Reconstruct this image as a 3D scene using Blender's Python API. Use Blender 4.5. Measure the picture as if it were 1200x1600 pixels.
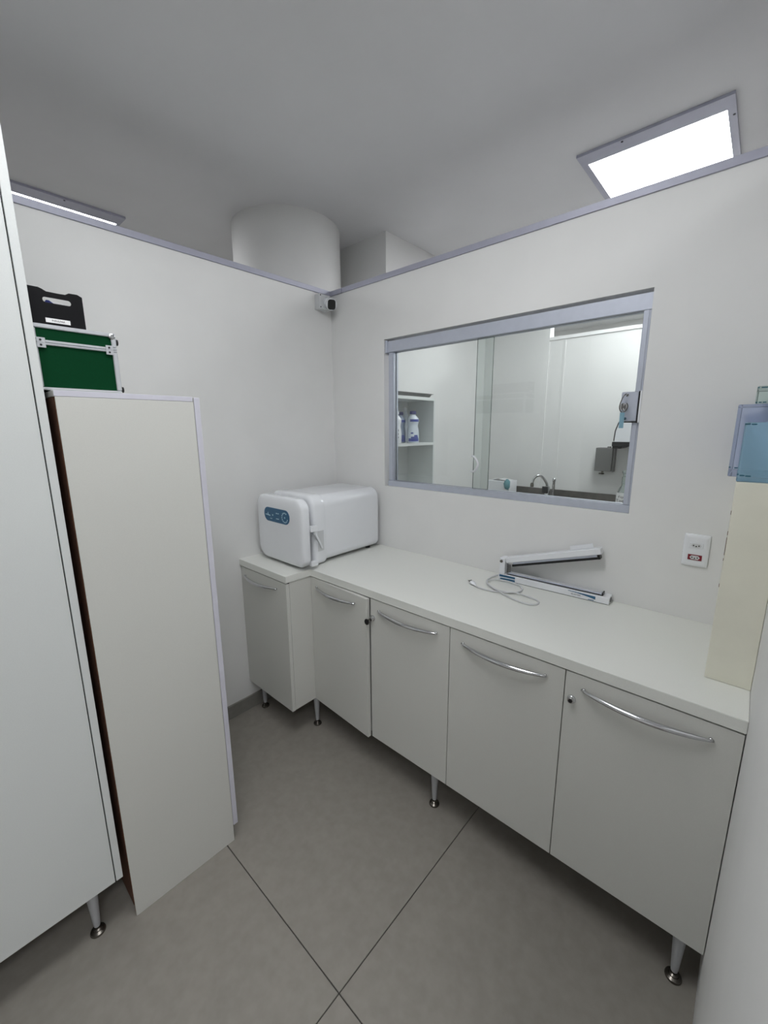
import bpy, bmesh, math, random
from mathutils import Vector, Matrix
random.seed(7)
for o in list(bpy.data.objects): bpy.data.objects.remove(o)
SC = bpy.context.scene; COL = SC.collection

# ------------------------------------------------------------ camera
cam_d = bpy.data.cameras.new('camera'); cam = bpy.data.objects.new('camera', cam_d); COL.objects.link(cam)
yaw, pitch, roll = 0.733, -0.2003, -0.0061
fw = Vector((-math.sin(yaw)*math.cos(pitch), math.cos(yaw)*math.cos(pitch), math.sin(pitch)))
r0 = Vector((math.cos(yaw), math.sin(yaw), 0)); u0 = r0.cross(fw)
rt = r0*math.cos(roll)+u0*math.sin(roll); up = u0*math.cos(roll)-r0*math.sin(roll)
cam.matrix_world = Matrix(((rt.x, up.x, -fw.x, 1.9696), (rt.y, up.y, -fw.y, -1.7354), (rt.z, up.z, -fw.z, 1.5523), (0, 0, 0, 1)))
cam_d.sensor_fit = 'VERTICAL'; cam_d.sensor_height = 24; cam_d.lens = 24*647.67/1600; cam_d.clip_start = .01
SC.camera = cam
# ------------------------------------------------------------ world, exposure
w = bpy.data.worlds.new('world'); SC.world = w; w.use_nodes = True
w.node_tree.nodes['Background'].inputs[0].default_value = (.8, .85, .9, 1); w.node_tree.nodes['Background'].inputs[1].default_value = .1
SC.view_settings.view_transform = 'Standard'; SC.view_settings.look = 'None'; SC.view_settings.gamma = 1
SC.view_settings.use_curve_mapping = False; SC.view_settings.exposure = 0.0
L_RIGHT, L_LEFT, L_OVER, L_SIDE, L_FAR = 15.0, 15.0, 10.5, 17.0, 50.0     # luminance of the ceiling panels

# ------------------------------------------------------------ materials
def lin(c):
    f = lambda v: v/12.92 if v <= .04045 else ((v+.055)/1.055)**2.4
    return tuple(f(v/255) for v in c)+(1,)
MATS = {}
def mat(name, rgb, rough=.5, metal=0., noise=0., nscale=60., bump=0., bscale=200., coat=0., spec=.5):
    m = bpy.data.materials.new(name); m.use_nodes = True; nt = m.node_tree; b = nt.nodes['Principled BSDF']
    b.inputs['Base Color'].default_value = lin(rgb); b.inputs['Roughness'].default_value = rough; b.inputs['Metallic'].default_value = metal
    b.inputs['Coat Weight'].default_value = coat; b.inputs['Specular IOR Level'].default_value = spec
    tc = nt.nodes.new('ShaderNodeTexCoord')
    if noise:
        n = nt.nodes.new('ShaderNodeTexNoise'); n.inputs['Scale'].default_value = nscale; n.inputs['Detail'].default_value = 6
        nt.links.new(tc.outputs['Object'], n.inputs['Vector'])
        r = nt.nodes.new('ShaderNodeValToRGB'); c = lin(rgb)
        r.color_ramp.elements[0].position = .3; r.color_ramp.elements[1].position = .7
        r.color_ramp.elements[0].color = tuple(max(0, v*(1-noise)) for v in c[:3])+(1,)
        r.color_ramp.elements[1].color = tuple(min(1, v*(1+noise)) for v in c[:3])+(1,)
        nt.links.new(n.outputs['Fac'], r.inputs[0]); nt.links.new(r.outputs[0], b.inputs['Base Color'])
    if bump:
        n = nt.nodes.new('ShaderNodeTexNoise'); n.inputs['Scale'].default_value = bscale; n.inputs['Detail'].default_value = 3
        nt.links.new(tc.outputs['Object'], n.inputs['Vector'])
        bp = nt.nodes.new('ShaderNodeBump'); bp.inputs['Strength'].default_value = bump; bp.inputs['Distance'].default_value = .002
        nt.links.new(n.outputs['Fac'], bp.inputs['Height']); nt.links.new(bp.outputs[0], b.inputs['Normal'])
    return m
def clear(name, tint, ior=1.45, body=None, bodyfac=0., rough=.0):
    """clear sheet: tinted see-through + fresnel gloss (+ some milky body)"""
    m = bpy.data.materials.new(name); m.use_nodes = True; nt = m.node_tree; nt.nodes.clear()
    out = nt.nodes.new('ShaderNodeOutputMaterial'); tr = nt.nodes.new('ShaderNodeBsdfTransparent'); tr.inputs[0].default_value = tuple(tint)+(1,)
    gl = nt.nodes.new('ShaderNodeBsdfGlossy'); gl.inputs['Roughness'].default_value = rough
    fr = nt.nodes.new('ShaderNodeFresnel'); fr.inputs[0].default_value = ior
    mx = nt.nodes.new('ShaderNodeMixShader'); last = tr
    if body:
        df = nt.nodes.new('ShaderNodeBsdfDiffuse'); df.inputs[0].default_value = lin(body)
        m2 = nt.nodes.new('ShaderNodeMixShader'); m2.inputs[0].default_value = bodyfac
        nt.links.new(tr.outputs[0], m2.inputs[1]); nt.links.new(df.outputs[0], m2.inputs[2]); last = m2
    nt.links.new(fr.outputs[0], mx.inputs[0]); nt.links.new(last.outputs[0], mx.inputs[1]); nt.links.new(gl.outputs[0], mx.inputs[2])
    nt.links.new(mx.outputs[0], out.inputs[0]); return m
def emit(name, rgb, strength):
    m = bpy.data.materials.new(name); m.use_nodes = True; nt = m.node_tree; nt.nodes.clear()
    out = nt.nodes.new('ShaderNodeOutputMaterial'); e = nt.nodes.new('ShaderNodeEmission')
    e.inputs[0].default_value = tuple(rgb)+(1,); e.inputs[1].default_value = strength
    nt.links.new(e.outputs[0], out.inputs[0]); return m
M = dict(
    wall=mat('wall paint', (228, 228, 227), .55, noise=.015, nscale=6, bump=.06, bscale=260),
    ceiling=mat('ceiling paint', (226, 226, 228), .8, noise=.02, nscale=3, bump=.05, bscale=180),
    alu=mat('anodised aluminium', (192, 197, 210), .42, .35, noise=.03, nscale=30),
    alu_trim=mat('lilac grey trim', (170, 171, 186), .45, .2, noise=.03, nscale=20),
    lam=mat('white laminate', (209, 209, 204), .42, noise=.02, nscale=420, bump=.03, bscale=700),
    lam_cool=mat('cool white laminate', (217, 220, 219), .42, noise=.02, nscale=420, bump=.03, bscale=700),
    lam_top_lit=mat('lit worktop laminate', (228, 229, 224), .30, noise=.02, nscale=420, bump=.02, bscale=700),  # same laminate as the doors, lightened for the light falling on top
    band=mat('lilac edge band', (206, 205, 216), .45, noise=.02, nscale=40),
    mdf=mat('raw brown board edge', (150, 98, 58), .85, noise=.18, nscale=90),
    brown=mat('dark brown board', (92, 58, 38), .8, noise=.15, nscale=90),
    darkgap=mat('dark gap tone', (22, 22, 23), .9, noise=.1),  # near-black colour that paints the shade inside cabinet gaps
    cream=mat('cream painted board', (228, 226, 211), .55, noise=.025, nscale=14, bump=.05, bscale=200),
    chrome=mat('chrome', (205, 206, 208), .14, 1., noise=.02),
    steel=mat('brushed steel', (128, 124, 120), .34, 1., noise=.12, nscale=25),
    steel_grey=mat('satin grey steel', (132, 131, 130), .45, .6, noise=.05, nscale=40),
    leg=mat('grey painted leg', (188, 190, 194), .4, .3, noise=.02),
    foot=mat('burnished foot', (110, 106, 100), .25, .9, noise=.08),
    tile=mat('grey porcelain tile', (143, 138, 131), .48, noise=.07, nscale=30, bump=.04, bscale=160),
    grout=mat('dark grout', (62, 60, 57), .9, noise=.1),
    base=mat('grey baseboard', (128, 126, 121), .5, noise=.08, nscale=40),
    plast=mat('white plastic', (232, 234, 238), .25, noise=.01, nscale=8, coat=.2),
    plast_g=mat('pale grey plastic', (206, 208, 210), .35, noise=.02, nscale=20),
    black=mat('black plastic', (14, 14, 16), .35, noise=.2, nscale=60),
    navy=mat('black navy board', (6, 6, 10), .6, noise=.15, nscale=60, spec=.2),
    blue=mat('blue decal', (46, 96, 130), .4, noise=.04, nscale=50),
    blue_ink=mat('blue print', (50, 66, 150), .5, noise=.1, nscale=80),
    bluelid=mat('navy cap', (44, 42, 110), .4, noise=.05),
    ink=mat('dark print', (48, 44, 50), .6, noise=.05),
    pale_ink=mat('pale print', (168, 200, 216), .5, noise=.03),
    paper=mat('paper', (236, 236, 236), .7, noise=.01),
    green=mat('green vinyl', (3, 56, 30), .7, noise=.06, nscale=200, bump=.1, bscale=900, spec=.08),
    case_alu=mat('case aluminium', (205, 207, 212), .35, .55, noise=.03, nscale=30),
    red=mat('maroon socket', (120, 16, 36), .4, noise=.04),
    cord=mat('pale cord', (205, 206, 208), .45, noise=.02),
    teal=mat('teal cloth', (104, 150, 158), .8, noise=.08, nscale=60),
    tagblue=mat('pale blue tag', (132, 172, 190), .4, noise=.05),
    tray=mat('dark grey tray', (96, 96, 94), .45, .3, noise=.08, nscale=50),
    bottle=mat('milky bottle', (214, 222, 232), .35, noise=.02),
    bottle_shade=mat('shaded milky bottle', (128, 142, 168), .35, noise=.03),  # darker tint stands for the shade on the middle shelf bottle
    glass=clear('window glass', (.945, .968, .960)),
    glass_edge=mat('glass edge', (62, 78, 74), .15, noise=.05),
    bluesheet=clear('blue clear plastic', (.925, .945, 1.0), 1.25, (190, 208, 252), .20, .05),
    aquasheet=clear('aqua clear plastic', (.965, .995, 1.0), 1.2, (178, 226, 250), .30, .05),
    greensheet=clear('greenish clear plastic', (.93, .985, .965), 1.25, (190, 222, 212), .08, .05),
    dashes=mat('deep teal edge refraction', (44, 92, 104), .5, noise=.05),  # colour of the painted refraction along the clear box edges
    clearpet=clear('clear bottle plastic', (.90, .94, .93), 1.35, (205, 215, 212), .25, .05),
)

# ------------------------------------------------------------ mesh helpers
def B(): return bmesh.new()
def box(bm, x0, x1, y0, y1, z0, z1, bev=0., seg=1, mx=None, mi=0):
    vs = [bm.verts.new(p) for p in ((x0,y0,z0),(x1,y0,z0),(x1,y1,z0),(x0,y1,z0),(x0,y0,z1),(x1,y0,z1),(x1,y1,z1),(x0,y1,z1))]
    fs = [bm.faces.new([vs[i] for i in f]) for f in ((3,2,1,0),(4,5,6,7),(0,1,5,4),(1,2,6,5),(2,3,7,6),(3,0,4,7))]
    for f in fs: f.material_index = mi
    if bev:
        es = list({e for f in fs for e in f.edges})
        r = bmesh.ops.bevel(bm, geom=es, offset=bev, segments=seg, affect='EDGES', profile=.5)
        vs = list({v for f in r['faces'] for v in f.verts} | {v for v in vs if v.is_valid})
        for v in list(vs):
            for f in v.link_faces: f.material_index = mi
    if mx is not None:
        for v in vs: v.co = mx @ v.co
    return bm
def loft(bm, rings, cap=True, close=True, mi=0):
    """rings: lists of points, equal counts"""
    V = [[bm.verts.new(p) for p in r] for r in rings]; n = len(V[0])
    for a, b in zip(V, V[1:]):
        for i in range(n if close else n-1):
            j = (i+1) % n
            f = bm.faces.new((a[i], a[j], b[j], b[i])); f.material_index = mi
    if cap:
        f = bm.faces.new(V[0][::-1]); f.material_index = mi
        f = bm.faces.new(V[-1]); f.material_index = mi
    return bm
def lathe(bm, prof, mx=None, n=24, sx=1., sy=1., mi=0):
    """profile (r, z) turned about z, then placed by mx"""
    mx = mx or Matrix()
    rings = [[mx @ Vector((sx*max(r, .0002)*math.cos(2*math.pi*i/n), sy*max(r, .0002)*math.sin(2*math.pi*i/n), z)) for i in range(n)] for r, z in prof]
    return loft(bm, rings, mi=mi)
def frame_to(direction, loc):
    z = Vector(direction).normalized(); a = Vector((0, 0, 1)) if abs(z.z) < .95 else Vector((1, 0, 0))
    x = a.cross(z).normalized(); y = z.cross(x)
    return Matrix(((x.x, y.x, z.x, loc[0]), (x.y, y.y, z.y, loc[1]), (x.z, y.z, z.z, loc[2]), (0, 0, 0, 1)))
def cyl(bm, p, d, r, h, n=20, r2=None, mi=0):
    return lathe(bm, [(r, 0), (r if r2 is None else r2, h)], frame_to(d, p), n, mi=mi)
def catmull(P, k=6):
    P = [Vector(p) for p in P]; out = []
    for i in range(len(P)-1):
        a, b, c, d = P[max(i-1, 0)], P[i], P[i+1], P[min(i+2, len(P)-1)]
        for s in range(k):
            t = s/k
            out.append(.5*((2*b)+(c-a)*t+(2*a-5*b+4*c-d)*t*t+(3*b-a-3*c+d)*t**3))
    return out+[P[-1]]
def tube(bm, pts, rad, n=10, flat=1.):
    pts = [Vector(p) for p in pts]; rings = []; t0 = (pts[1]-pts[0]).normalized()
    nx = t0.orthogonal().normalized()
    for i, p in enumerate(pts):
        t = (pts[min(i+1, len(pts)-1)]-pts[max(i-1, 0)]).normalized()
        nx = (nx-t*nx.dot(t)).normalized(); ny = t.cross(nx)
        r = rad(i/(len(pts)-1)) if callable(rad) else rad
        rings.append([p+nx*r*math.cos(2*math.pi*k/n)+ny*r*flat*math.sin(2*math.pi*k/n) for k in range(n)])
    return loft(bm, rings)
def rrect(x0, x1, z0, z1, r, n=6):
    """rounded rectangle outline as (a, b) points, counter-clockwise; r may be 4 radii (bl, br, tr, tl)"""
    rr = r if isinstance(r, (tuple, list)) else (r,)*4
    out = []
    for (cx, cz, a0), q in zip(((x0, z0, 180), (x1, z0, 270), (x1, z1, 0), (x0, z1, 90)), rr):
        sx = 1 if cx == x0 else -1; sz = 1 if cz == z0 else -1
        for k in range(n+1):
            a = math.radians(a0+90*k/n)
            out.append((cx+sx*q+q*math.cos(a), cz+sz*q+q*math.sin(a)))
    return out
WL = {}
def O(name, bm, m, parent=None, smooth=False, **kw):
    bmesh.ops.recalc_face_normals(bm, faces=bm.faces)
    me = bpy.data.meshes.new(name); bm.to_mesh(me); bm.free()
    return OM(name, me, m, parent, smooth, **kw)
def OM(name, me, m, parent=None, smooth=False, **kw):
    vs = me.vertices
    lo = [min(v.co[i] for v in vs) for i in range(3)]; hi = [max(v.co[i] for v in vs) for i in range(3)]
    c = Vector(((lo[0]+hi[0])/2, (lo[1]+hi[1])/2, lo[2]))
    me.transform(Matrix.Translation(-c))
    for x in (m if isinstance(m, (list, tuple)) else [m]): me.materials.append(M[x] if isinstance(x, str) else x)
    if smooth:
        me.polygons.foreach_set('use_smooth', [True]*len(me.polygons))
        if smooth is not True: me.set_sharp_from_angle(angle=math.radians(smooth))
    o = bpy.data.objects.new(name, me); COL.objects.link(o); WL[o.name] = c
    if parent: o.parent = parent; o.location = c-WL[parent.name]
    else: o.location = c
    for k, v in kw.items(): o[k] = v
    return o
def thing(name, label, cat, loc, group=None):
    o = bpy.data.objects.new(name, None); COL.objects.link(o); o.location = loc; o.empty_display_size = .05
    WL[o.name] = Vector(loc); o['label'] = label; o['category'] = cat
    if group: o['group'] = group
    return o
def tag(o, label, cat, group=None):
    o['label'] = label; o['category'] = cat
    if group: o['group'] = group
    return o
def S(name, bm, m, parent=None, **k):
    o = O(name, bm, m, parent, **k)
    if parent is None: o['kind'] = 'structure'
    return o
def text(name, s, size, origin, right, upv, m, parent, sx=1.):
    cu = bpy.data.curves.new('t', 'FONT'); cu.body = s; cu.size = size; cu.align_x = 'CENTER'; cu.align_y = 'CENTER'; cu.extrude = .0002; cu.resolution_u = 2
    to = bpy.data.objects.new('t', cu); COL.objects.link(to)
    me = bpy.data.meshes.new_from_object(to.evaluated_get(bpy.context.evaluated_depsgraph_get()))
    bpy.data.objects.remove(to); bpy.data.curves.remove(cu)
    R, U = Vector(right).normalized(), Vector(upv).normalized(); N = R.cross(U); o = Vector(origin)
    for v in me.vertices: v.co = o+R*v.co.x*sx+U*v.co.y+N*v.co.z
    return OM(name, me, m, parent)
def sub(o, parent):
    return o

# ============================================================ STRUCTURE
CZ = 2.75; TZ = 2.30
bm = B(); box(bm, -2.6, 4.6, -4.0, 4.0, -.10, -.004); floor = S('floor', bm, 'grout')
t = 1.28; g = .0015; tile_me = None
for i in range(-3, 4):
    for j in range(-3, 3):
        x0 = 1.2878+(i-1)*t; y0 = -1.1785+j*t
        if x0+t < -2.6 or x0 > 4.6 or y0+t < -4 or y0 > 4: continue
        if tile_me is None:
            bm = B(); box(bm, x0+g, x0+t-g, y0+g, y0+t-g, -.012, 0, .0008)
            o = O('floor_tile', bm, 'tile', floor); tile_me = o.data; p0 = Vector((x0, y0, 0)); l0 = o.location.copy()
        else:
            c = o.copy(); COL.objects.link(c); c.parent = floor; c.location = l0+Vector((x0, y0, 0))-p0
bm = B(); box(bm, -2.6, 4.6, -4.0, 4.0, CZ, CZ+.1); S('ceiling', bm, 'ceiling')
for nm, b in (('wall_outer_left', (-2.7, -2.6, -4, 4)), ('wall_outer_right', (4.6, 4.7, -4, 4)), ('wall_outer_front', (-2.6, 4.6, -4.1, -4)), ('wall_outer_back', (-2.6, 4.6, 4, 4.1))):
    bm = B(); box(bm, *b, -.1, CZ+.1); S(nm, bm, 'wall')
# partitions of this room
bm = B(); box(bm, -.06, 0, -3.2, .06, 0, TZ); S('wall_left', bm, 'wall')
WX0, WX1, WZ0, WZ1 = .4141, 1.6355, 1.2321, 2.0103
bm = B(); bmx = B()
xs = (0, WX0, WX1, 2.092); zs = (0, WZ0, WZ1, TZ)
for i in range(3):
    for k in range(3):
        if i == 1 and k == 1: continue
        box(bm, xs[i], xs[i+1], 0, .07, zs[k], zs[k+1])
bmesh.ops.remove_doubles(bm, verts=bm.verts, dist=1e-5)
seen = {}
for f in list(bm.faces):
    key = tuple(sorted(v.index for v in f.verts))
bm.verts.index_update()
for f in list(bm.faces):
    key = tuple(sorted(v.index for v in f.verts)); seen.setdefault(key, []).append(f)
for fs in seen.values():
    if len(fs) > 1: bmesh.ops.delete(bm, geom=fs, context='FACES_ONLY')
S('wall_back', bm, 'wall')
bm = B(); box(bm, 2.032, 2.092, -1.46, 0, 0, TZ); S('wall_right', bm, 'wall')  # stops short so light from the added side panel gets in
bm = B(); box(bm, -.06, 2.092, -3.26, -3.2, 0, TZ); S('wall_front', bm, 'wall')
bm = B(); box(bm, -.064, .006, -3.2, .064, TZ, TZ+.026, .001); S('trim_1', bm, 'alu_trim')
bm = B(); box(bm, .1, 2.096, -.006, .074, TZ, TZ+.026, .001); box(bm, .0065, .0985, -.010, .074, TZ-.001, TZ+.024, .001); S('trim_2', bm, 'alu_trim')
bm = B(); box(bm, 2.026, 2.098, -1.466, -.0065, TZ, TZ+.026, .001); S('trim_3', bm, 'alu_trim')
bm = B(); box(bm, 0, .012, -3.2, 0, 0, .075, .001); S('baseboard_left', bm, 'base')
bm = B(); box(bm, .0125, 2.03, -.012, 0, 0, .075, .001); S('baseboard_back', bm, 'base')
# neighbouring rooms seen over / through the partition
bm = B(); box(bm, -.45, .07, .406, 1.72, 0, CZ); S('wall_next_room_left', bm, 'wall')
bm = B(); box(bm, .63, 3.4, 1.72, 1.79, 0, 2.215); S('wall_next_room_far', bm, 'wall')
bm = B(); box(bm, .0705, .6295, 1.712, 1.79, 0, CZ); S('wall_next_room_corner', bm, 'wall')
bm = B(); box(bm, .742, .756, 1.7165, 1.7198, 1.05, 2.214, .0005); S('trim_6', bm, 'wall')
bm = B(); box(bm, .6305, 3.4, 1.714, 1.796, 2.2155, 2.24, .001); S('trim_4', bm, 'paper')
bm = B(); lathe(bm, [(.327, 0), (.327, CZ)], Matrix.Translation((-.392, .0, 0)), 72); S('round_column', bm, 'wall', smooth=40)   # round column
# ------------------------------------------------------------ window
win = bpy.data.objects.new('window_1', None); COL.objects.link(win); win.location = ((WX0+WX1)/2, .04, WZ0); WL['window_1'] = Vector(win.location); win['kind'] = 'structure'
bm = B(); box(bm, WX0+.016, WX1-.001, .012, .062, 1.945, 2.000, .0012); box(bm, WX0+.001, WX0+.016, .006, .062, 1.943, 2.004, .001); O('top_track', bm, 'alu', win)
bm = B(); box(bm, WX0+.02, WX1-.002, .008, .060, WZ0+.0005, 1.262, .0012); O('bottom_track', bm, 'alu', win)
for x0, x1, y0 in ((WX0+.014, WX0+.048, .022), (WX1-.026, WX1-.003, .014)):
    bm = B(); box(bm, x0, x1, y0, .060, 1.2625, 1.9445, .001); box(bm, x0+.008, x1-.006, y0-.003, y0+.002, 1.264, 1.944); O('side_stile', bm, 'alu', win)
def pane(x0, x1, y0, y1):
    bm = B(); z0, z1 = 1.2630, 1.944
    box(bm, x0, x1, y0, y1, z0, z1)
    for f in bm.faces:
        if abs(f.normal.y) < .5: f.material_index = 1
    bm.normal_update()
    for f in bm.faces: f.material_index = 0 if abs(f.normal.y) > .5 else 1
    return O('glass_pane', bm, ['glass', 'glass_edge'], win)
gl = pane(WX0+.049, 1.031, .040, .046)
gr = pane(.957, WX1-.027, .028, .034)
# white pull on the left edge of the front pane
bm = B(); P = [(.952, .026, 1.418), (.972, .014, 1.414), (.992, .008, 1.390), (.992, .008, 1.370), (.972, .014, 1.348), (.952, .026, 1.345)]
tube(bm, catmull(P, 5), .0055, 8); O('pull_handle', bm, 'plast', gr, smooth=True)
# lock plate on the right edge of the pane
lk = thing('window_lock', 'square grey lock plate clamped on right edge of the sliding window', 'lock', (1.585, .02, 1.53))
bm = B(); box(bm, 1.570, 1.6245, .0030, .0105, 1.570, 1.674, .002); O('lock_plate', bm, 'alu', lk)
bm = B(); box(bm, 1.6248, 1.6290, .0015, .0105, 1.564, 1.675, .0005); O('lock_shade_strip', bm, 'black', lk)  # black strip painting the shadow line beside the plate
bm = B(); box(bm, 1.6293, 1.6352, -.0015, .0105, 1.565, 1.676, .0012); O('keeper', bm, 'plast', lk)
bm = B(); box(bm, 1.572, 1.6245, .0015, .0105, 1.5655, 1.5695, .0005); O('lock_lip', bm, 'black', lk)
bm = B(); cyl(bm, (1.582, .0030, 1.622), (0, -1, 0), .013, .010); O('lock_cylinder', bm, 'chrome', lk, smooth=40)
for x, z in ((1.589, 1.662), (1.588, 1.580)):
    bm = B(); cyl(bm, (x, .0030, z), (0, -1, 0), .005, .002, 14); O('screw', bm, 'chrome', lk, smooth=40)
K = Matrix.Translation((.027, -.0147, -.008))
ky = thing('key', 'small key in window lock with curved wire and pale blue tag', 'key', (1.575, -.003, 1.54))
bm = B(); box(bm, 1.5535, 1.5565, -.012, .0072, 1.625, 1.634); cyl(bm, (1.555, -.013, 1.6295), (1, 0, 0), .0095, .002, 16); bm.transform(K); O('key_blade', bm, 'foot', ky)
bm = B(); tube(bm, catmull([(1.562, .002, 1.674), (1.556, -.004, 1.668), (1.549, -.008, 1.648), (1.546, -.010, 1.630), (1.550, -.012, 1.616), (1.558, -.012, 1.609), (1.567, -.010, 1.615), (1.572, -.008, 1.630), (1.568, -.007, 1.642)], 5), .0017, 6); bm.transform(K); O('key_ring', bm, 'foot', ky, smooth=True)
bm = B(); box(bm, 1.551, 1.566, -.0155, -.0135, 1.554, 1.609, .0008); cyl(bm, (1.5585, -.0155, 1.598), (0, -1, 0), .005, .0015, 12); bm.transform(K); O('key_tag', bm, 'tagblue', ky, label='pale blue key tag')

# ============================================================ CEILING LIGHTS
def panel(label, x0, x1, y0, y1, fx, fy, strength, screws=()):
    p = thing('ceiling_light', label, 'ceiling light', ((x0+x1)/2, (y0+y1)/2, CZ))
    bm = B(); z0, z1 = CZ-.012, CZ-.0008
    box(bm, x0, x1, y0, y0+fy, z0, z1); box(bm, x0, x1, y1-fy, y1, z0, z1)
    box(bm, x0, x0+fx, y0+fy, y1-fy, z0, z1); box(bm, x1-fx, x1, y0+fy, y1-fy, z0, z1)
    O('light_frame', bm, 'alu_trim', p)
    bm = B(); box(bm, x0+fx, x1-fx, y0+fy, y1-fy, CZ-.010, CZ-.004)
    O('diffuser', bm, emit('lamp diffuser', (.97, .985, 1.0), strength), p)
    for sx, sy in screws:
        bm = B(); cyl(bm, (sx, sy, CZ-.012), (0, 0, -1), .0045, .002, 10); O('screw', bm, 'ink', p)
    return p
panel('bright rectangular ceiling panel above the partition at the upper right', 1.183, 1.736, .450, 1.68, .027, .086, L_RIGHT, ((1.365, .462), (1.728, .58)))
panel('half hidden ceiling light strip above the left partition', -2.10, -.917, -1.30, -.735, .105, .016, L_LEFT, ((-.93, -1.02),))
panel('ceiling panel overhead, behind the viewpoint of the photograph', .98, 1.53, -1.95, -.75, .027, .086, L_OVER)
panel('added unseen ceiling panel brightening the room beyond the far partition', .9, 2.1, 2.5, 3.05, .086, .027, L_FAR)  # added out of view to brighten what shows above the far partition
panel('added unseen ceiling panel lighting the room from the right', 2.55, 3.10, -2.85, -1.65, .027, .086, L_SIDE)  # added out of view to light the faces turned to the right

# ============================================================ BASE CABINETS
ZB, ZT, ZC = .1705, .8455, .88
def leg(x, y, parent, ztop=ZB):
    bm = B(); mx = Matrix.Translation((x, y, 0))
    lathe(bm, [(.0085, .026), (.0100, .040), (.0165, ztop-.012), (.0170, ztop)], mx, 20); l = O('leg', bm, 'leg', parent, smooth=40)
    bm = B(); lathe(bm, [(.020, 0), (.0215, .003), (.020, .008), (.013, .012), (.0125, .015), (.0075, .018), (.0075, .026)], mx, 24); O('foot', bm, 'foot', l, smooth=35)
    return l
def handle(x0, x1, y, parent, z=.80, mx=None):
    """arched bar: flattened tapering ends on the door, belly standing off"""
    P = []; n = 28
    for i in range(n+1):
        s = i/n; a = math.sin(math.pi*s)
        P.append(Vector((x0+(x1-x0)*s, y-.004-.026*a**.75, z-.003*a)))
    bm = B(); tube(bm, P, lambda s: .0034+.0050*math.sin(math.pi*s)**.6, 10, .85)
    for s in (0.02, .98):
        cyl(bm, (x0+(x1-x0)*s, y, z), (0, -1, 0), .0045, .006, 10)
    if mx is not None: bm.transform(mx)
    return O('handle', bm, 'chrome', parent, smooth=True, label='arched chrome bar handle')
def door(x0, x1, y, z0, z1, parent, hx0, hx1, mx=None, m='lam'):
    bm = B(); box(bm, x0, x1, y, y+.018, z0, z1, .001)
    if mx is not None: bm.transform(mx)
    d = O('door', bm, m, parent); handle(hx0, hx1, y, d, mx=mx)
    return d
YF, YS = -.5446, -.689
# corner unit
ca = thing('base_cabinet', 'narrow white corner cabinet standing further forward under the sterilizer', 'cabinet', (.205, -.35, 0))
bm = B(); box(bm, .0135, .4103, YS+.019, -.014, ZB+.002, ZT, .0006); O('body', bm, 'lam', ca)
bm = B(); box(bm, .0005, .013, YS+.004, YS+.03, ZB, ZT); O('filler_strip', bm, 'lam', ca)
bm = B(); box(bm, .0132, .0162, YS+.010, YS+.0185, ZB, ZT); box(bm, .0132, .410, YS+.008, YS+.0185, .8405, ZT+.0004); O('gap_shade_strip', bm, 'darkgap', ca)  # dark strips paint the shade around the corner door
door(.0165, .4103, YS, ZB, .8415, ca, .047, .338)
for x, y in ((.057, -.631), (.392, -.525), (.07, -.07), (.37, -.07)): leg(x, y, ca)
# long unit, four doors
cb = thing('base_cabinet', 'long white base cabinet with four doors and chrome arched handles', 'cabinet', (1.22, -.27, 0))
bm = B(); box(bm, .4115, 2.0305, YF+.0205, -.014, ZB+.002, ZT, .0006); O('body', bm, 'lam', cb)
DX = [.4115, .8145, 1.2163, 1.6235, 2.0310]
bm = B()
for x in DX[1:4]: box(bm, x-.004, x+.004, YF+.0125, YF+.0203, ZB, ZT)
box(bm, .4116, 2.0304, YF+.0125, YF+.0203, .840, ZT+.0004); O('gap_shade_strip', bm, 'darkgap', cb)  # shade between the doors and under the worktop, as solid dark strips
g2 = .0013
sw = Matrix.Translation((DX[0]+.001, YF+.018, 0)) @ Matrix.Rotation(math.radians(-2.8), 4, 'Z') @ Matrix.Translation((-DX[0]-.001, -YF-.018, 0))
d1 = door(DX[0]+g2, DX[1]-g2-.001, YF, ZB, .8415, cb, .456, .742, sw)
d2 = door(DX[1]+g2, DX[2]-g2, YF, ZB, .8415, cb, .862, 1.164)
d3 = door(DX[2]+g2, DX[3]-g2, YF, ZB, .8415, cb, 1.268, 1.571)
d4 = door(DX[3]+g2, DX[4]-.001, YF, ZB, .8415, cb, 1.672, 1.977)
for x, y in ((1.141, -.51), (1.978, -.515), (.46, -.07), (1.20, -.07), (1.97, -.07)): leg(x, y, cb)
bm = B(); lathe(bm, [(.0125, 0), (.0125, .004), (.0105, .006), (.0095, .012), (.0088, .013)], frame_to((0, -1, 0), (1.6465, YF, .756)), 24); l4 = O('lock', bm, 'chrome', d4, smooth=35)
bm = B(); cyl(bm, (1.6465, YF-.0131, .756), (0, -1, 0), .006, .0008, 16); box(bm, 1.6455, 1.6475, YF-.0155, YF-.0135, .751, .761); O('keyhole', bm, 'black', l4)
bm = B(); lathe(bm, [(.0130, 0), (.0130, .004), (.0105, .006), (.0095, .016), (.008, .017)], frame_to((0, -1, 0), (.8300, YF, .756)), 20); l2 = O('lock', bm, 'chrome', d2, smooth=35)
kd = thing('key', 'dark key sticking out of the lock on the second long cabinet door', 'key', (.826, YF-.02, .735))
bm = B(); box(bm, .8285, .8315, YF-.030, YF-.0172, .7525, .7595, .0005); O('key_blade', bm, 'foot', kd)
bm = B(); out = [(.816, .758), (.812, .748), (.815, .738), (.824, .734), (.833, .738), (.8365, .748), (.834, .757), (.826, .761)]
loft(bm, [[(x, YF-.0345, z) for x, z in out], [(x, YF-.0302, z) for x, z in out]]); O('key_bow', bm, 'black', kd)
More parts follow.
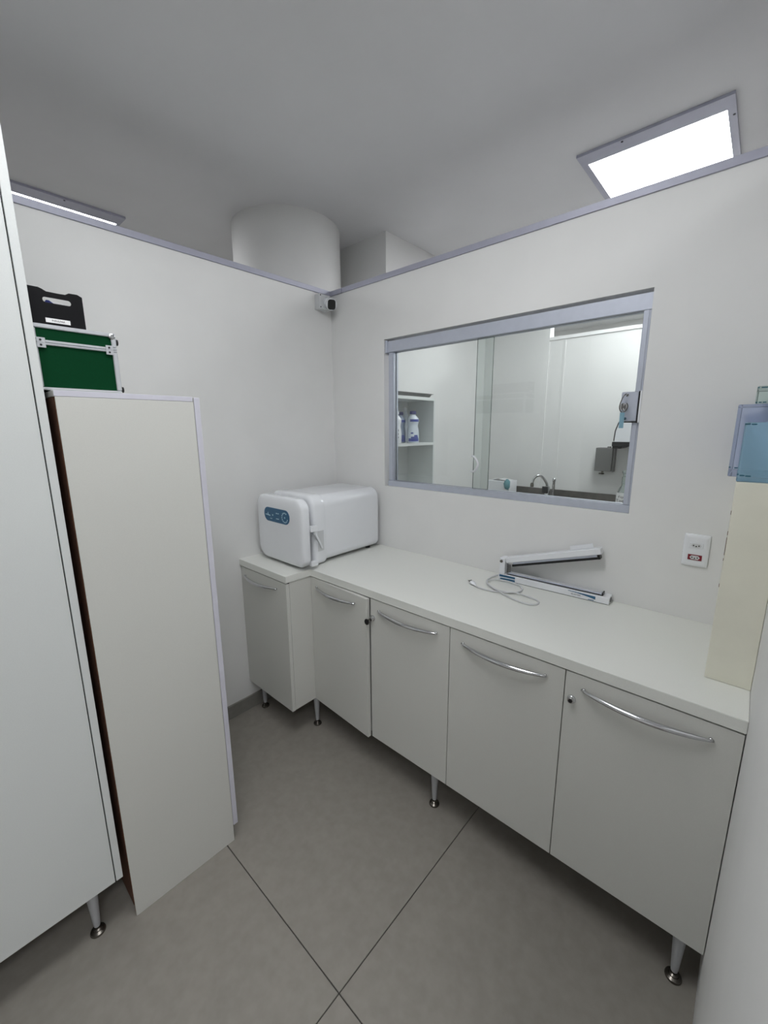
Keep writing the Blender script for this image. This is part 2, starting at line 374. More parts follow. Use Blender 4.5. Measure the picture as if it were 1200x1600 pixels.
# worktop, L shaped
bm = B(); ol = [(0, 0), (0, YS-.003), (.4135, YS-.003), (.4135, YF-.003), (2.0315, YF-.003), (2.0315, 0)]
loft(bm, [[(x, y, .8465) for x, y in ol], [(x, y, ZC) for x, y in ol]])
es = [e for e in bm.edges]; bmesh.ops.bevel(bm, geom=es, offset=.0012, segments=2, affect='EDGES')
tag(O('worktop', bm, 'lam_top_lit'), 'white L-shaped laminate worktop lying over the base cabinets', 'worktop')

# ============================================================ LEFT FURNITURE
XF = .65
tc_ = thing('tall_cabinet', 'tall white cabinet on tapered metal legs at the left edge', 'cabinet', (.33, -2.05, 0))
Z0, Z1 = .172, 2.42
bm = B(); box(bm, .015, .629, -2.60, -1.5265, Z0, Z1, .0006); O('body', bm, 'lam_cool', tc_)
bm = B(); box(bm, .015, XF, -1.526, -1.508, Z0, Z1, .0008); O('side_panel', bm, 'lam_cool', tc_)
bm = B(); box(bm, .629, .640, -2.60, -1.5262, Z0+.002, Z1-.002); O('gap_shade_strip', bm, 'darkgap', tc_)  # dark sheet painting the shade behind the door seams
for y0, y1 in ((-2.062, -1.5290), (-2.60, -2.065)):
    bm = B(); box(bm, .6402, XF, y0, y1, Z0, Z1, .0008); O('door', bm, 'lam_cool', tc_)
for x, y in ((.611, -1.586), (.611, -2.5), (.07, -1.57), (.07, -2.5)): leg(x, y, tc_, Z0)

sc = thing('storage_cabinet', 'shoulder high white cabinet with a long front board reaching the floor', 'cabinet', (.35, -1.31, 0))
bm = B(); box(bm, .03, .641, -1.490, -1.472, .03, 1.6335, .0006); O('side_panel', bm, 'brown', sc, label='raw brown side panel')
bm = B(); box(bm, .03, .6525, -1.1465, -1.1285, .065, 1.6465, .0015); o = O('side_panel', bm, 'lam', sc)
bm = B(); box(bm, .6527, .6555, -1.1465, -1.1285, .065, 1.6465, .0012, 2); O('edge_band', bm, 'band', o, label='lilac edge band down the right panel')
bm = B(); box(bm, .03, .6525, -1.4915, -1.1485, 1.634, 1.6485, .0008); o = O('top_panel', bm, 'lam', sc)
bm = B(); box(bm, .6527, .6555, -1.4915, -1.1495, 1.6343, 1.6485, .0008); O('edge_band', bm, 'band', o, label='lilac edge band along the top')
bm = B(); box(bm, .03, .636, -1.4715, -1.1470, .065, .083); O('bottom_panel', bm, 'lam', sc)
bm = B(); box(bm, .03, .045, -1.4715, -1.1470, .0835, 1.6335); O('back_panel', bm, 'mdf', sc)
bm = B(); box(bm, .06, .58, -1.46, -1.16, 0, .0645); O('plinth', bm, 'darkgap', sc)
bm = B(); box(bm, .6415, .6525, -1.4885, -1.1490, .002, 1.6335, .0005); o = O('board_core', bm, 'mdf', sc, label='raw brown board edge')
bm = B(); box(bm, .6526, .6562, -1.4900, -1.1485, 0, 1.6335, .0006); O('front_board', bm, 'lam', sc)

# green case on the storage cabinet
gc = thing('equipment_case', 'dark green case with aluminium edges on top of storage cabinet', 'case', (.40, -1.412, 1.649))
X0, X1, Y0, Y1, ZA, ZS0, ZS1, ZE = .17, .60, -1.503, -1.322, 1.652, 1.762, 1.772, 1.812
bm = B(); box(bm, X0+.004, X1-.004, Y0+.004, Y1-.004, ZA+.003, ZS0+.003); O('lower_shell', bm, 'green', gc)
bm = B(); box(bm, X0+.004, X1-.004, Y0+.004, Y1-.004, ZS1-.003, ZE-.003); O('lid', bm, 'green', gc)
e = .012
def rail(a, b): 
    bm = B(); box(bm, *[v for p in zip(a, b) for v in p], .002); return O('edge_rail', bm, 'case_alu', gc)
rail((X1-e, Y0, ZA), (X1, Y1, ZA+.007)); rail((X1-e, Y0, ZS0), (X1+.001, Y1, ZS0+.0048)); rail((X1-e, Y0, ZS0+.0054), (X1+.001, Y1, ZS1+.002)); rail((X1-e, Y0, ZE-.010), (X1, Y1, ZE))
for y0, y1 in ((Y1-e, Y1), (Y0, Y0+.006)):
    rail((X1-e, y0, ZA+.0075), (X1+.0005, y1, ZS0-.0005)); rail((X1-e, y0, ZS1+.0025), (X1+.0005, y1, ZE-.0105))
rail((X0, Y1-e, ZA), (X1-e-.0005, Y1, ZA+.010)); rail((X0, Y1-e, ZE-.010), (X1-e-.0005, Y1, ZE)); rail((X0, Y1-e, ZS0), (X1-e-.0005, Y1+.0005, ZS1))
for y in (Y0+.012, Y1-.020):
    for z in (ZS0-.003, ZS1-.001):
        bm = B(); box(bm, X1+.0012, X1+.0032, y-.008, y+.010, z-.0045, z+.0075, .0006); br = O('corner_clip', bm, 'case_alu', gc)
        bm = B(); cyl(bm, (X1+.0033, y, z+.0015), (1, 0, 0), .0026, .001, 10); O('rivet', bm, 'ink', br)
bm = B(); lathe(bm, [(.008, 0), (.008, .0035), (.006, .005)], frame_to((1, 0, 0), (X1-.003, Y1-.009, ZE-.009)), 16); O('corner_cap', bm, 'chrome', gc, smooth=40)
for z in (ZE-.020, ZA+.012):
    bm = B(); cyl(bm, (X1-.022, Y1+.0005, z), (0, 1, 0), .009, .009, 16, .008); O('rubber_foot', bm, 'black', gc, smooth=40)
for x in (X0+.03, X1-.05):
    for y in (Y0+.03, Y1-.03):
        bm = B(); cyl(bm, (x, y, 1.649), (0, 0, 1), .008, .003, 12); O('base_foot', bm, 'black', gc)

# black holder with a handle slot, on the case
hb = thing('magazine_holder', 'black box file with a slot handle and white label on green case', 'file box', (.45, -1.444, 1.8125))
HX, HY0, HY1, HZ0 = .592, -1.502, -1.387, 1.8125
out = [(HY0, HZ0), (HY1, HZ0), (HY1, 1.892), (HY1-.010, 1.897), (HY1-.028, 1.8965), (HY1-.036, 1.8915), (HY1-.05, 1.891), (HY1-.075, 1.8915), (HY1-.083, 1.896), (HY1-.09, 1.8985), (HY0, 1.8985)]
slot = rrect(-1.4715, -1.4125, 1.8655, 1.8785, .0062, 5)
def ngon_hole(bm, outer, inner, x0, x1):
    for x in (x0, x1):
        vo = [bm.verts.new((x, a, b)) for a, b in outer]; vi = [bm.verts.new((x, a, b)) for a, b in inner]
        eo = [bm.edges.new((vo[i], vo[(i+1) % len(vo)])) for i in range(len(vo))]; ei = [bm.edges.new((vi[i], vi[(i+1) % len(vi)])) for i in range(len(vi))]
        bmesh.ops.triangle_fill(bm, edges=eo+ei, use_beauty=True)
        if x == x0: A = (vo, vi)
        else:
            for a, b in zip(A, (vo, vi)):
                for i in range(len(a)): bm.faces.new((a[i], a[(i+1) % len(a)], b[(i+1) % len(a)], b[i]))
bm = B(); ngon_hole(bm, out, slot, HX-.003, HX); O('front_panel', bm, 'navy', hb)
bm = B(); box(bm, .30, HX-.0035, HY0, HY0+.003, HZ0, 1.895); box(bm, .30, HX-.0035, HY1-.003, HY1, HZ0, 1.890); box(bm, .30, HX-.0035, HY0+.0031, HY1-.0031, HZ0, HZ0+.003); box(bm, .30, .303, HY0+.0031, HY1-.0031, HZ0+.0031, 1.870); O('tray_shell', bm, 'navy', hb)
bm = B(); box(bm, HX+.0002, HX+.0008, -1.4715, -1.4205, 1.8185, 1.8290); lb = O('label_strip', bm, 'paper', hb, label='white printed label strip')
text('label_text', 'INSULFAX', .0060, (HX+.0010, -1.4455, 1.8236), (0, 1, 0), (0, 0, 1), 'ink', lb)
bm = B(); box(bm, .40, .575, -1.480, -1.425, 1.8156, 1.874, .004, 2); tag(O('folded_paper', bm, 'paper'), 'white folded papers standing inside the black box file', 'paper')
bm = B(); pts = [(-1.466, 1.864), (-1.448, 1.864), (-1.455, 1.8725), (-1.461, 1.8735)]; loft(bm, [[(.5755, a, b) for a, b in [(-1.470, 1.8160), (-1.442, 1.8160)]+[(-1.444, 1.866), (-1.456, 1.8745), (-1.462, 1.8745), (-1.470, 1.862)]], [(.5790, a, b) for a, b in [(-1.470, 1.8160), (-1.442, 1.8160)]+[(-1.444, 1.866), (-1.456, 1.8745), (-1.462, 1.8745), (-1.470, 1.862)]]])
tag(O('blue_packet', bm, 'blue_ink'), 'blue packet glimpsed through the slot of the black box file', 'packet')

# ============================================================ STERILIZER
ac = thing('sterilizer', 'white rounded bench sterilizer with ajar front door on corner worktop', 'sterilizer', (.235, -.30, ZC))
def rr3(y, x0, x1, z0, z1, r, n=8): return [(a, y, b) for a, b in rrect(x0, x1, z0, z1, r, n)]
bm = B(); R4 = (.035, .035, .055, .055)
def scl(r, d): return tuple(max(.004, v-d) for v in r)
rings = []
for y, d in ((-.455, .004), (-.455, 0), (-.055, 0), (-.040, .004), (-.031, .014), (-.028, .03)):
    rings.append(rr3(y, .052+d, .402-d, .893+d, 1.226-d, scl(R4, d)))
loft(bm, rings); O('body', bm, 'plast', ac, smooth=50)
bm = B(); rings = []
for y, d in ((-.4375, .02), (-.4375, .003), (-.445, 0), (-.492, 0), (-.503, .003), (-.510, .009), (-.513, .020), (-.5135, .03)):
    rings.append(rr3(y, .047+d, .409-d, .884+d, 1.233-d, scl((.028, .028, .058, .058), d)))
loft(bm, rings); bz = O('front_collar', bm, 'plast', ac, smooth=50)
bm = B(); box(bm, .4092, .4105, -.490, -.452, .955, 1.058, .0005); O('lever_recess', bm, 'plast_g', bz)
bm = B(); rings = [rr3(y, .09, .375, .92, 1.19, .05) for y in (-.5535, -.5140)]; loft(bm, rings); O('dark_gap_ring', bm, 'black', ac)  # black ring put in to darken the gap behind the door
# door: barrel-shaped slab with convex front
def dring(y, d):
    out = []
    for a, b in rrect(.060+d, .430-d, .896+d, 1.226-d, scl((.060, .034, .05, .05), d), 9):
        s = (b-1.061)/.165; bulge = .011*(1-s*s)
        out.append((a+(bulge if a > .245 else -bulge)*(abs(a-.245)/.185), y, b))
    return out
bm = B(); rings = []
for y, d in ((-.554, .02), (-.554, .003), (-.557, 0), (-.590, .0), (-.596, .0025), (-.5995, .008), (-.6025, .02), (-.6050, .04), (-.6065, .07), (-.607, .10)):
    rings.append(dring(y, d))
loft(bm, rings); dr = O('door', bm, 'plast', ac, smooth=55)
bm = B(); loft(bm, [[(a, y, b) for a, b in rrect(.137, .350, 1.098, 1.168, .034, 9)] for y in (-.6085, -.6040)]); lp = O('control_label', bm, 'blue', dr, label='blue rounded control label')
bm = B(); ln = [(.176, 1.116), (.165, 1.131), (.172, 1.138)]
loft(bm, [[(x, y, z) for x, z in ((.150, 1.128), (.190, 1.124), (.190, 1.130), (.175, 1.131), (.172, 1.144), (.165, 1.131), (.150, 1.132))] for y in (-.6092, -.6086)])
for x, z, w_, h_ in ((.212, 1.132, .007, .007), (.198, 1.113, .016, .003), (.246, 1.144, .010, .005), (.260, 1.144, .008, .005), (.252, 1.117, .024, .004), (.313, 1.131, .009, .003), (.313, 1.131, .003, .009)):
    box(bm, x-w_/2, x+w_/2, -.6092, -.6086, z-h_/2, z+h_/2)
for k in range(12):
    a = math.radians(60+k*25); x, z = .313+.023*math.cos(a), 1.131+.023*math.sin(a)
    box(bm, x-.003, x+.003, -.6092, -.6086, z-.003, z+.003)
O('label_marks', bm, 'pale_ink', lp, kind='stuff')
for z, c in ((1.083, .014), (.910, .012)):
    bm = B(); box(bm, .420, .4425 if z > 1 else .438, -.5536, -.5142, z-c, z+c, .002, 2); O('hinge_tab', bm, 'plast', dr)
mxl = frame_to((.10, .42, -1), (.4265, -.522, 1.066))
bm = B(); box(bm, -.0065, .0065, -.005, .005, .0, .098, .003, 2, mxl); cyl(bm, (.410, -.519, 1.058), (1, 0, 0), .010, .020, 14); O('door_lever', bm, 'plast', ac, smooth=50)
for x in (.10, .36):
    for y in (-.47, -.09):
        bm = B(); cyl(bm, (x, y, ZC), (0, 0, 1), .014, .0125 if y > -.3 else .006, 16); O('rubber_foot', bm, 'black', ac)

# ============================================================ BAG SEALER
an = math.atan2(.017, .448)
SM = Matrix.Translation((1.165, -.076, ZC)) @ Matrix.Rotation(an, 4, 'Z')
sl = thing('bag_sealer', 'white impulse bag sealer with raised arm lying near back wall', 'bag sealer', (1.39, -.045, ZC))
def sb(name, b, m, parent=sl, bev=.001, mx=SM, **k):
    bm = B(); box(bm, *b, bev, 1, mx); return O(name, bm, m, parent, **k)
base = sb('base', (0, .450, 0, .056, .002, .028), 'plast', bev=.0015)
sb('base_underside', (.004, .446, .003, .053, 0, .0018), 'black', base, 0)
sb('heating_bed', (.040, .420, .014, .042, .0282, .036), 'alu')
sb('sealing_strip', (.050, .416, .020, .034, .0362, .0378), 'plast_g', bev=.0004)
sb('dark_edge', (.034, .424, .0105, .0135, .0284, .0315), 'black', bev=.0003)
sb('end_bracket', (.4205, .4255, .010, .040, .0284, .0400), 'black', bev=.0005)
sb('hinge_post', (.000, .026, .006, .050, .0282, .101), 'plast', bev=.002)
bm = B(); cyl(bm, SM @ Vector((.010, .0055, .086)), SM.to_3x3() @ Vector((0, -1, 0)), .0065, .003, 16); O('hinge_bolt', bm, 'foot', sl, smooth=40)
for u in (.031, .037, .043):
    bm = B(); tube(bm, [SM @ Vector((u+.0022*math.cos(q*1.3), .026+.0022*math.sin(q*1.3), .029+.0006*q)) for q in range(72)], .0008, 5); O('spring', bm, 'foot', sl, smooth=True)
AM = SM @ Matrix.Translation((.014, 0, .087)) @ Matrix.Rotation(math.radians(-16.8), 4, 'Y') @ Matrix.Translation((-.014, 0, -.087))
arm = sb('arm', (.0275, .420, .010, .046, .0745, .099), 'plast', bev=.0018, mx=AM)
sb('arm_channel', (.055, .402, .015, .040, .0653, .0742), 'alu', arm, .0006, AM)
sb('arm_seal', (.050, .402, .013, .036, .0560, .0650), 'black', arm, .0006, AM)
sb('arm_end_stop', (.4025, .412, .011, .038, .0560, .0740), 'black', arm, .001, AM)
sb('arm_flap', (.305, .392, .030, .032, .0992, .118), 'plast', arm, .0005, AM)
bm = B(); lathe(bm, [(.010, 0), (.010, .0015)], frame_to(SM.to_3x3() @ Vector((1, 0, 0)), SM @ Vector((.450, .028, .015))), 18); O('side_knob', bm, 'black', base)
def decal(polys, m, name, parent=base):
    bm = B()
    for p in polys: loft(bm, [[SM @ Vector((a, y, b)) for a, b in p] for y in (-.0006, -.0001)])
    return O(name, bm, m, parent)
decal([[(.006, .016), (.020, .0165), (.040, .0170), (.078, .0175), (.078, .0262), (.006, .0262)], [(.010, .004), (.078, .004), (.078, .0130), (.055, .0130), (.030, .0120), (.010, .0105)]], 'blue', 'blue_decal')
decal([[(.300, .0235), (.335, .0215), (.375, .0160), (.402, .0110), (.402, .0235), (.345, .0245), (.300, .0255)], [(.375, .0050), (.398, .0050), (.396, .0080), (.378, .0075)]], 'blue', 'wave_decal')
c = SM @ Vector((.330, -.0006, .0135)); text('decal_text', 'SELADORA', .0075, c, SM.to_3x3() @ Vector((1, 0, 0)), (0, 0, 1), 'ink', base)
# its cord and plug
P = [(1.163, -.040, .893), (1.143, -.062, .887), (1.135, -.100, .884), (1.146, -.145, .884), (1.185, -.188, .884), (1.245, -.205, .884), (1.292, -.185, .884), (1.306, -.145, .885), (1.285, -.108, .887), (1.235, -.092, .888), (1.178, -.100, .888), (1.150, -.130, .888), (1.163, -.172, .889), (1.225, -.214, .889), (1.312, -.246, .884), (1.375, -.258, .884), (1.406, -.238, .884), (1.398, -.203, .884), (1.350, -.186, .884), (1.300, -.196, .890), (1.255, -.216, .886), (1.204, -.231, .884), (1.160, -.233, .885), (1.138, -.226, .887)]
cd = O('power_cord', tube(B(), catmull(P, 7), .0033, 8), 'cord', sl, smooth=True)
mp = frame_to((-.042, .026, .004), (1.140, -.227, .887))
bm = B(); lathe(bm, [(.0035, 0), (.0055, .008), (.0065, .016), (.0105, .022), (.0110, .038), (.0095, .041)], mp, 14, 1, .62); pg = O('plug', bm, 'plast', cd, smooth=50)
bm = B()
for s in (-1, 0, 1): cyl(bm, mp @ Vector((s*.0065, .0, .0412)), mp.to_3x3() @ Vector((0, 0, 1)), .002, .017, 8)
O('plug_pins', bm, 'foot', pg)

# ============================================================ SOCKET
so = thing('wall_socket', 'white double wall socket plate, its lower outlet dark red', 'socket', (1.85, -.004, 1.077))
bm = B(); rings = []
for y, d in ((-.0004, 0), (-.006, .001), (-.0095, .006), (-.010, .012)):
    rings.append([(a, y, b) for a, b in rrect(1.813+d, 1.887-d, 1.077+d, 1.190-d, .004, 4)])
loft(bm, rings); pl = O('cover_plate', bm, 'plast', so, smooth=40)
for z, m, mi in ((1.152, 'plast', 'plast_g'), (1.110, 'red', 'plast_g')):
    bm = B(); box(bm, 1.8305, 1.8695, -.0125, -.0098, z-.0095, z+.0095, .0006); ot = O('outlet', bm, m, pl)
    bm = B(); hexa = [(1.8355, z), (1.8405, z+.0065), (1.8595, z+.0065), (1.8645, z), (1.8595, z-.0065), (1.8405, z-.0065)]
    loft(bm, [[(a, y, b) for a, b in hexa] for y in (-.0132, -.0126)]); O('outlet_face', bm, mi, ot)
    for x, dz in ((1.8425, .0), (1.850, -.0025), (1.8575, .0)):
        bm = B(); cyl(bm, (x, -.0133, z+dz), (0, -1, 0), .0022, .0004, 10); O('pin_hole', bm, 'black', ot)

# ============================================================ CREAM POST WITH BLUE CONTAINERS
ps = thing('boxed_post', 'cream boxed upright standing on the right end of worktop', 'post', (1.983, -.2, ZC))
bm = B(); box(bm, 1.9355, 2.0315, -.3945, -.0008, ZC+.0005, 1.416, .0012); po = O('casing', bm, 'cream', ps)
random.seed(3)
for z, h, d in ((1.338, .010, .003), (1.250, .046, .006), (1.285, .010, .004), (1.215, .006, .004), (1.145, .009, .0025)):
    bm = B(); box(bm, 1.9349, 1.9359, -.3949, -.3945+d, z-h/2, z+h/2); O('chip', bm, 'brown', po)
def bin_(name, label, x0, x1, y0, y1, z0, z1, m, flare=0., th=.003, dash=(), rim=False):
    t_ = thing(name, label, 'plastic box', ((x0+x1)/2, (y0+y1)/2, z0))
    bm = B(); box(bm, x0, x1, y0, y1, z0, z1, .003, 2)
    O('walls', bm, m, t_)
    if dash:
        bm = B()
        for a, b, z in dash: box(bm, a, b, y0-.0008, y0-.0002, z, z+.003)
        O('refraction_marks', bm, 'dashes', t_, kind='stuff')  # painted dashes where the box edges refract dark
    return t_
bin_('plastic_box', 'large violet-blue clear plastic box overhanging the cream post', 1.9120, 2.0310, -.270, -.020, 1.4170, 1.607, 'bluesheet', dash=((1.9122, 1.916, 1.4405), (1.924, 1.931, 1.4395)))
bin_('plastic_box', 'aqua clear plastic box in front of the violet-blue one', 1.9345, 2.0310, -.3935, -.2720, 1.4170, 1.5600, 'aquasheet', dash=((1.9345, 1.945, 1.5545), (1.947, 1.957, 1.5540), (1.9345, 1.938, 1.4330), (1.940, 1.949, 1.4310), (1.951, 1.961, 1.4300)))
bin_('plastic_box', 'small pale green clear box on top of the violet-blue one', 1.9440, 2.0310, -.265, -.030, 1.6076, 1.652, 'greensheet', dash=((1.945, 1.9485, 1.6465), (1.952, 1.964, 1.6465), (1.945, 1.949, 1.6095), (1.951, 1.957, 1.6095), (1.959, 1.966, 1.6095)))

# ============================================================ CCTV CAMERA
cv = thing('security_camera', 'small white bullet security camera mounted in corner under the trim', 'camera', (.03, -.08, 2.21))
bm = B(); box(bm, .0003, .044, -.120, -.042, 2.207, 2.286, .004, 2); jb = O('junction_box', bm, 'plast_g', cv)
for y, z in ((-.113, 2.278), (-.113, 2.216), (-.05, 2.216)):
    bm = B(); cyl(bm, (.0441, y, z), (1, 0, 0), .0035, .001, 10); O('screw', bm, 'ink', jb)
dv = Vector((.80, -.50, -.30)).normalized(); lc = Vector((.098, -.080, 2.2235))
mc = frame_to(dv, lc-dv*.075)
bm = B(); lathe(bm, [(.022, .0), (.029, .008), (.031, .02), (.031, .070), (.029, .073)], mc, 28); cbod = O('camera_body', bm, 'plast', cv, smooth=40)
bm = B(); rings = [[mc @ Vector((a, b, z)) for a, b in rrect(-.0215, .0215, -.0255, .0255, .013, 6)] for z in (.0732, .0755)]; loft(bm, rings); O('lens_window', bm, 'black', cbod)
bm = B(); cyl(bm, (.0442, -.070, 2.250), (1, -.1, -.25), .022, .016, 20); O('swivel', bm, 'plast', cv, smooth=40)

# ============================================================ NEXT ROOM (through the glass)
su = thing('shelf_unit', 'white open wall shelf unit in next room behind left glass', 'shelf', (.185, .38, 1.0))
bm = B(); box(bm, .0715, .302, .115, .642, 1.727, 1.7465, .0006); O('top_board', bm, 'lam_cool', su)
bm = B(); box(bm, .0715, .300, .626, .642, .94, 1.7265, .0006); O('side_board', bm, 'lam_cool', su)
bm = B(); box(bm, .0715, .300, .115, .131, .94, 1.7265, .0006); O('side_board', bm, 'lam_cool', su)
bm = B(); box(bm, .0750, .300, .1315, .6255, 1.437, 1.4535, .0006); O('shelf_board', bm, 'lam_cool', su)
bm = B(); box(bm, .0750, .300, .1315, .6255, 1.10, 1.1165, .0006); O('shelf_board', bm, 'lam_cool', su)
bm = B(); box(bm, .0715, .0745, .1315, .6255, .94, 1.7265); O('back_board', bm, 'lam_cool', su)
ty = thing('metal_tray', 'flat dark grey tray lying on top of white shelf unit', 'tray', (.2, .41, 1.7468))
bm = B(); loft(bm, [[(a, b, z) for a, b in rrect(.095+d, .285-d, .20+d, .635-d, .012, 4)] for z, d in ((1.7470, .014), (1.7690, .002), (1.7690, -.006), (1.7715, -.006), (1.7715, .004), (1.7500, .017))]); O('tray_body', bm, 'tray', ty, smooth=40)
def bottle(label, x, y, z, h, r, m, cap='bluelid', print_=True, dark=False):
    t_ = thing('bottle', label, 'bottle', (x, y, z), 'bottles on the shelf unit')
    mx = Matrix.Translation((x, y, z))
    bm = B(); k = h
    lathe(bm, [(r*.86, 0), (r, .004), (r*1.0, .30*k), (r*.93, .42*k), (r*.80, .53*k), (r*.86, .60*k), (r*.98, .68*k), (r*.96, .75*k), (r*.70, .82*k), (r*.42, .87*k), (r*.38, .90*k)], mx, 24, .72, 1.); b = O('bottle_body', bm, m, t_, smooth=50)
    bm = B(); lathe(bm, [(r*.44, .902*k), (r*.46, .91*k), (r*.42, .99*k), (r*.36, k)], mx, 18); O('cap', bm, cap, t_, smooth=40)
    if print_:
        def patch(z0, z1, a0, a1, rr, m_, nm):
            bm = B(); n = 8; g_ = []
            for zz in (z0, z1): g_.append([mx @ Vector((.72*(rr+.0009)*math.cos(math.radians(a0+(a1-a0)*i/n)), (rr+.0009)*math.sin(math.radians(a0+(a1-a0)*i/n)), zz)) for i in range(n+1)])
            loft(bm, g_, cap=False, close=False); return O(nm, bm, m_, b, smooth=True)
        patch(.665*k, .74*k, -70, 25, r*.985, 'blue_ink', 'name_band')
        patch(.05*k, .145*k, -85, 25, r*1.0, 'blue_ink', 'label_base')
        lbl = patch(.148*k, .20*k, -60, 15, r*1.0, 'blue_ink', 'label_wave')
        patch(.203*k, .25*k, -30, 8, r*1.0, 'blue_ink', 'label_crest')
        patch(.29*k, .335*k, -62, -38, r*.995, 'blue_ink', 'label_dot')
    return t_
bottle('milky white cleaner bottle with navy cap and blue print on shelf, rightmost', .245, .470, 1.4538, .205, .048, 'bottle')
bottle('cleaner bottle tinted blue-grey for shade with navy cap, between the white between the white bottles on shelf', .185, .415, 1.4538, .200, .040, 'bottle_shade')
b3 = bottle('plain white bottle with dark upright lettering, leftmost on shelf', .255, .288, 1.4538, .200, .040, 'plast', 'plast', False)
bb3 = [c_ for c_ in b3.children if c_.name.startswith('bottle_body')][0]
text('bottle_text', 'SOL', .032, (.2825, .2645, 1.515), (0, 0, 1), (-.6, -.8, 0), 'ink', bb3)
b4 = bottle('white capped bottle peeking out behind the rightmost cleaner bottle', .112, .555, 1.4538, .235, .030, 'bottle', 'plast', False)
# sink counter
sk = thing('sink_counter', 'dark steel sink counter with backsplash along next room wall', 'counter', (1.5, 1.45, 0))
bm = B(); box(bm, .30, 2.9, 1.697, 1.7115, .900, 1.050, .001); O('backsplash', bm, 'steel', sk)
bm = B(); box(bm, .30, 2.9, 1.14, 1.6965, .880, .8995, .001); O('counter_top', bm, 'steel', sk)
bm = B(); box(bm, .32, 2.88, 1.17, 1.69, .0, .8795); O('counter_body', bm, 'lam_cool', sk)
fc = thing('faucet', 'chrome swan neck faucet on the steel sink counter', 'faucet', (.725, 1.60, .90))
bm = B(); lathe(bm, [(.028, .9), (.028, .915), (.021, .92), (.021, 1.075), (.018, 1.085)], Matrix.Translation((.735, 1.60, 0)), 20); O('faucet_body', bm, 'chrome', fc, smooth=40)
bm = B(); tube(bm, catmull([(.735, 1.60, 1.080), (.728, 1.59, 1.115), (.705, 1.565, 1.158), (.678, 1.54, 1.172), (.655, 1.52, 1.150), (.645, 1.512, 1.112)], 6), .0105, 12); sp = O('spout', bm, 'chrome', fc, smooth=True)
bm = B(); lathe(bm, [(.013, 0), (.0135, .02), (.011, .03)], Matrix.Translation((.645, 1.512, 1.082)), 14); O('spout_tip', bm, 'foot', sp, smooth=40)
bm = B(); box(bm, .706, .752, 1.565, 1.578, 1.03, 1.085, .003); O('control_box', bm, 'black', fc)
bm = B(); lathe(bm, [(.010, .9), (.010, 1.125), (.013, 1.13), (.013, 1.15), (.006, 1.158)], Matrix.Translation((.790, 1.585, 0)), 16); O('side_valve', bm, 'chrome', fc, smooth=40)
tb = thing('tissue_box', 'white box with a lifted grey flap near the sink faucet', 'box', (.395, 1.50, .90))
bm = B(); box(bm, .300, .492, 1.43, 1.57, .9003, 1.118, .004, 2); O('carton', bm, 'plast', tb)
bm = B(); box(bm, .335, .455, 1.455, 1.545, 1.1182, 1.1215, .0005); O('opening', bm, 'tray', tb)
mxf = Matrix.Translation((.39, 1.50, 1.128)) @ Matrix.Rotation(.12, 4, 'Y')
bm = B(); box(bm, .0, .10, -.05, .045, 0, .003, 0, 1, mxf); O('flap', bm, 'plast_g', tb)
bm = B(); lathe(bm, [(.012, 0), (.030, .02), (.036, .045), (.026, .07), (.008, .083)], Matrix.Translation((.482, 1.408, 1.055)), 14, .8, .5)
for v in bm.verts: v.co += Vector((random.uniform(-.005, .005), random.uniform(-.003, .003), random.uniform(-.004, .004)))
tag(O('glove', bm, 'teal', smooth=True), 'teal glove hanging over the right corner of the white box', 'glove')
sd = thing('soap_dispenser', 'grey steel wall soap dispenser below the towel dispenser', 'dispenser', (1.10, 1.66, 1.2))
bm = B(); box(bm, 1.058, 1.172, 1.645, 1.7195, 1.226, 1.398, .003, 2); O('dispenser_body', bm, 'steel_grey', sd)
bm = B(); box(bm, 1.1745, 1.182, 1.655, 1.7195, 1.222, 1.398, .002); O('side_flange', bm, 'steel_grey', sd)
bm = B(); box(bm, 1.130, 1.150, 1.66, 1.69, 1.3985, 1.408, .001); O('lock_tab', bm, 'steel_grey', sd)
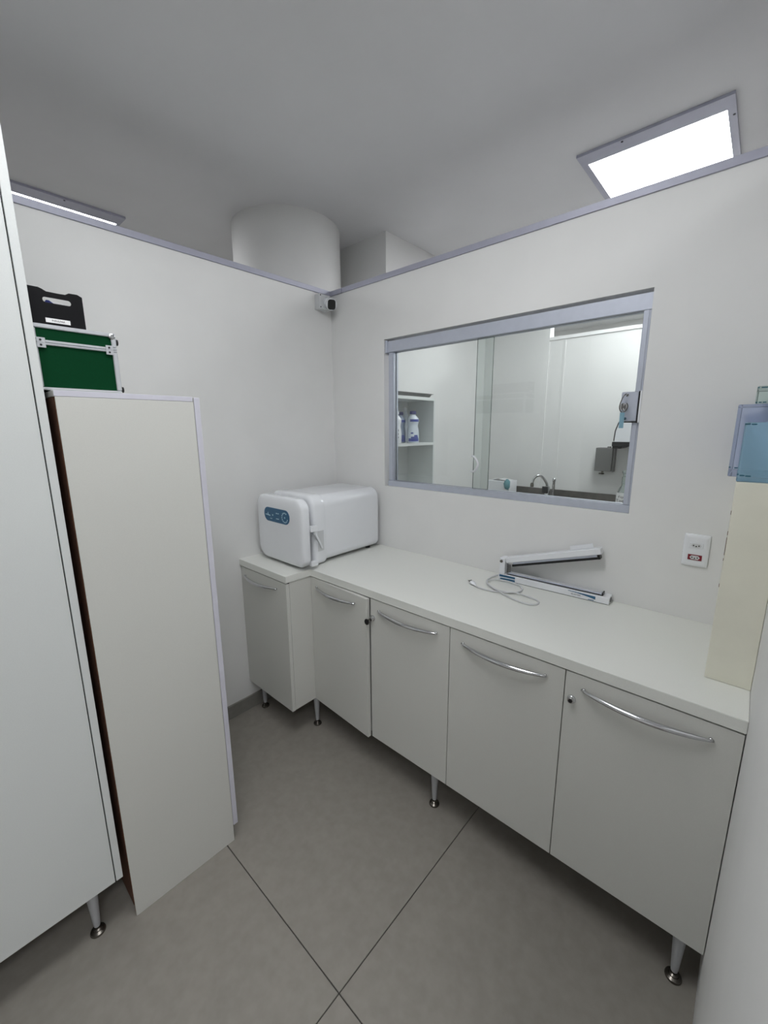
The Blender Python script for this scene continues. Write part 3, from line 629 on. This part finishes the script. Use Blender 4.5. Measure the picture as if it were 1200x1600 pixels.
bm = B(); lathe(bm, [(.012, 0), (.014, .006), (.008, .010), (.008, .024)], Matrix.Translation((1.110, 1.675, 1.2015)), 14); cyl(bm, (1.110, 1.675, 1.208), (-.6, -1, 0), .005, .03, 10); O('push_valve', bm, 'foot', sd, smooth=40)
td = thing('towel_dispenser', 'white paper towel dispenser with black base behind right stile', 'dispenser', (1.33, 1.62, 1.4))
def side(d): return [(1.192+d, 1.448), (1.196+d, 1.52), (1.212+d, 1.575), (1.240+d, 1.615), (1.28+d, 1.625), (1.47-d, 1.625), (1.47-d, 1.448)]
bm = B(); loft(bm, [[(a-.004, y, b+.003) for a, b in side(0)] for y in (1.560, 1.7195)]); O('dispenser_back', bm, 'black', td)
bm = B(); loft(bm, [[(a, y, b) for a, b in side(d)] for y, d in ((1.5598, .014), (1.510, .014), (1.500, .020))]); O('cover', bm, 'plast', td)
bm = B(); box(bm, 1.192, 1.47, 1.512, 1.7195, 1.415, 1.4475, .004, 2); box(bm, 1.192, 1.25, 1.53, 1.7195, 1.400, 1.4152, .003); O('base_lip', bm, 'black', td)
rb = thing('bottle', 'clear plastic bottle with printed label at the lower right of window', 'bottle', (1.342, 1.30, .90))
mx = Matrix.Translation((1.342, 1.30, .9003))
bm = B(); lathe(bm, [(.036, 0), (.040, .006), (.040, .20), (.037, .225), (.026, .258), (.016, .275), (.0155, .285)], mx, 24); rbb = O('bottle_body', bm, 'clearpet', rb, smooth=45)
bm = B(); lathe(bm, [(.0175, .286), (.0175, .330), (.013, .333), (.013, .352), (.019, .354), (.019, .368), (.016, .370)], mx, 18); O('cap', bm, 'clearpet', rb, smooth=40)
bm = B(); n = 12; loft(bm, [[mx @ Vector((.0412*math.cos(math.radians(200+170*i/n)), .0412*math.sin(math.radians(200+170*i/n)), z)) for i in range(n+1)] for z in (.05, .23)], cap=False, close=False); lab = O('bottle_label', bm, 'paper', rbb, smooth=True)
nrm = Vector((.25, -1, 0)).normalized(); rgt = Vector((1, .25, 0)).normalized(); cpt = Vector((1.342, 1.30, 0))+nrm*.0432-rgt*.006
for s, z, h in (('Fique', 1.104, .022), ('Toque', 1.080, .026)):
    text('label_text', s, h, (cpt.x, cpt.y, z), rgt, (0, 0, 1), 'ink', lab)
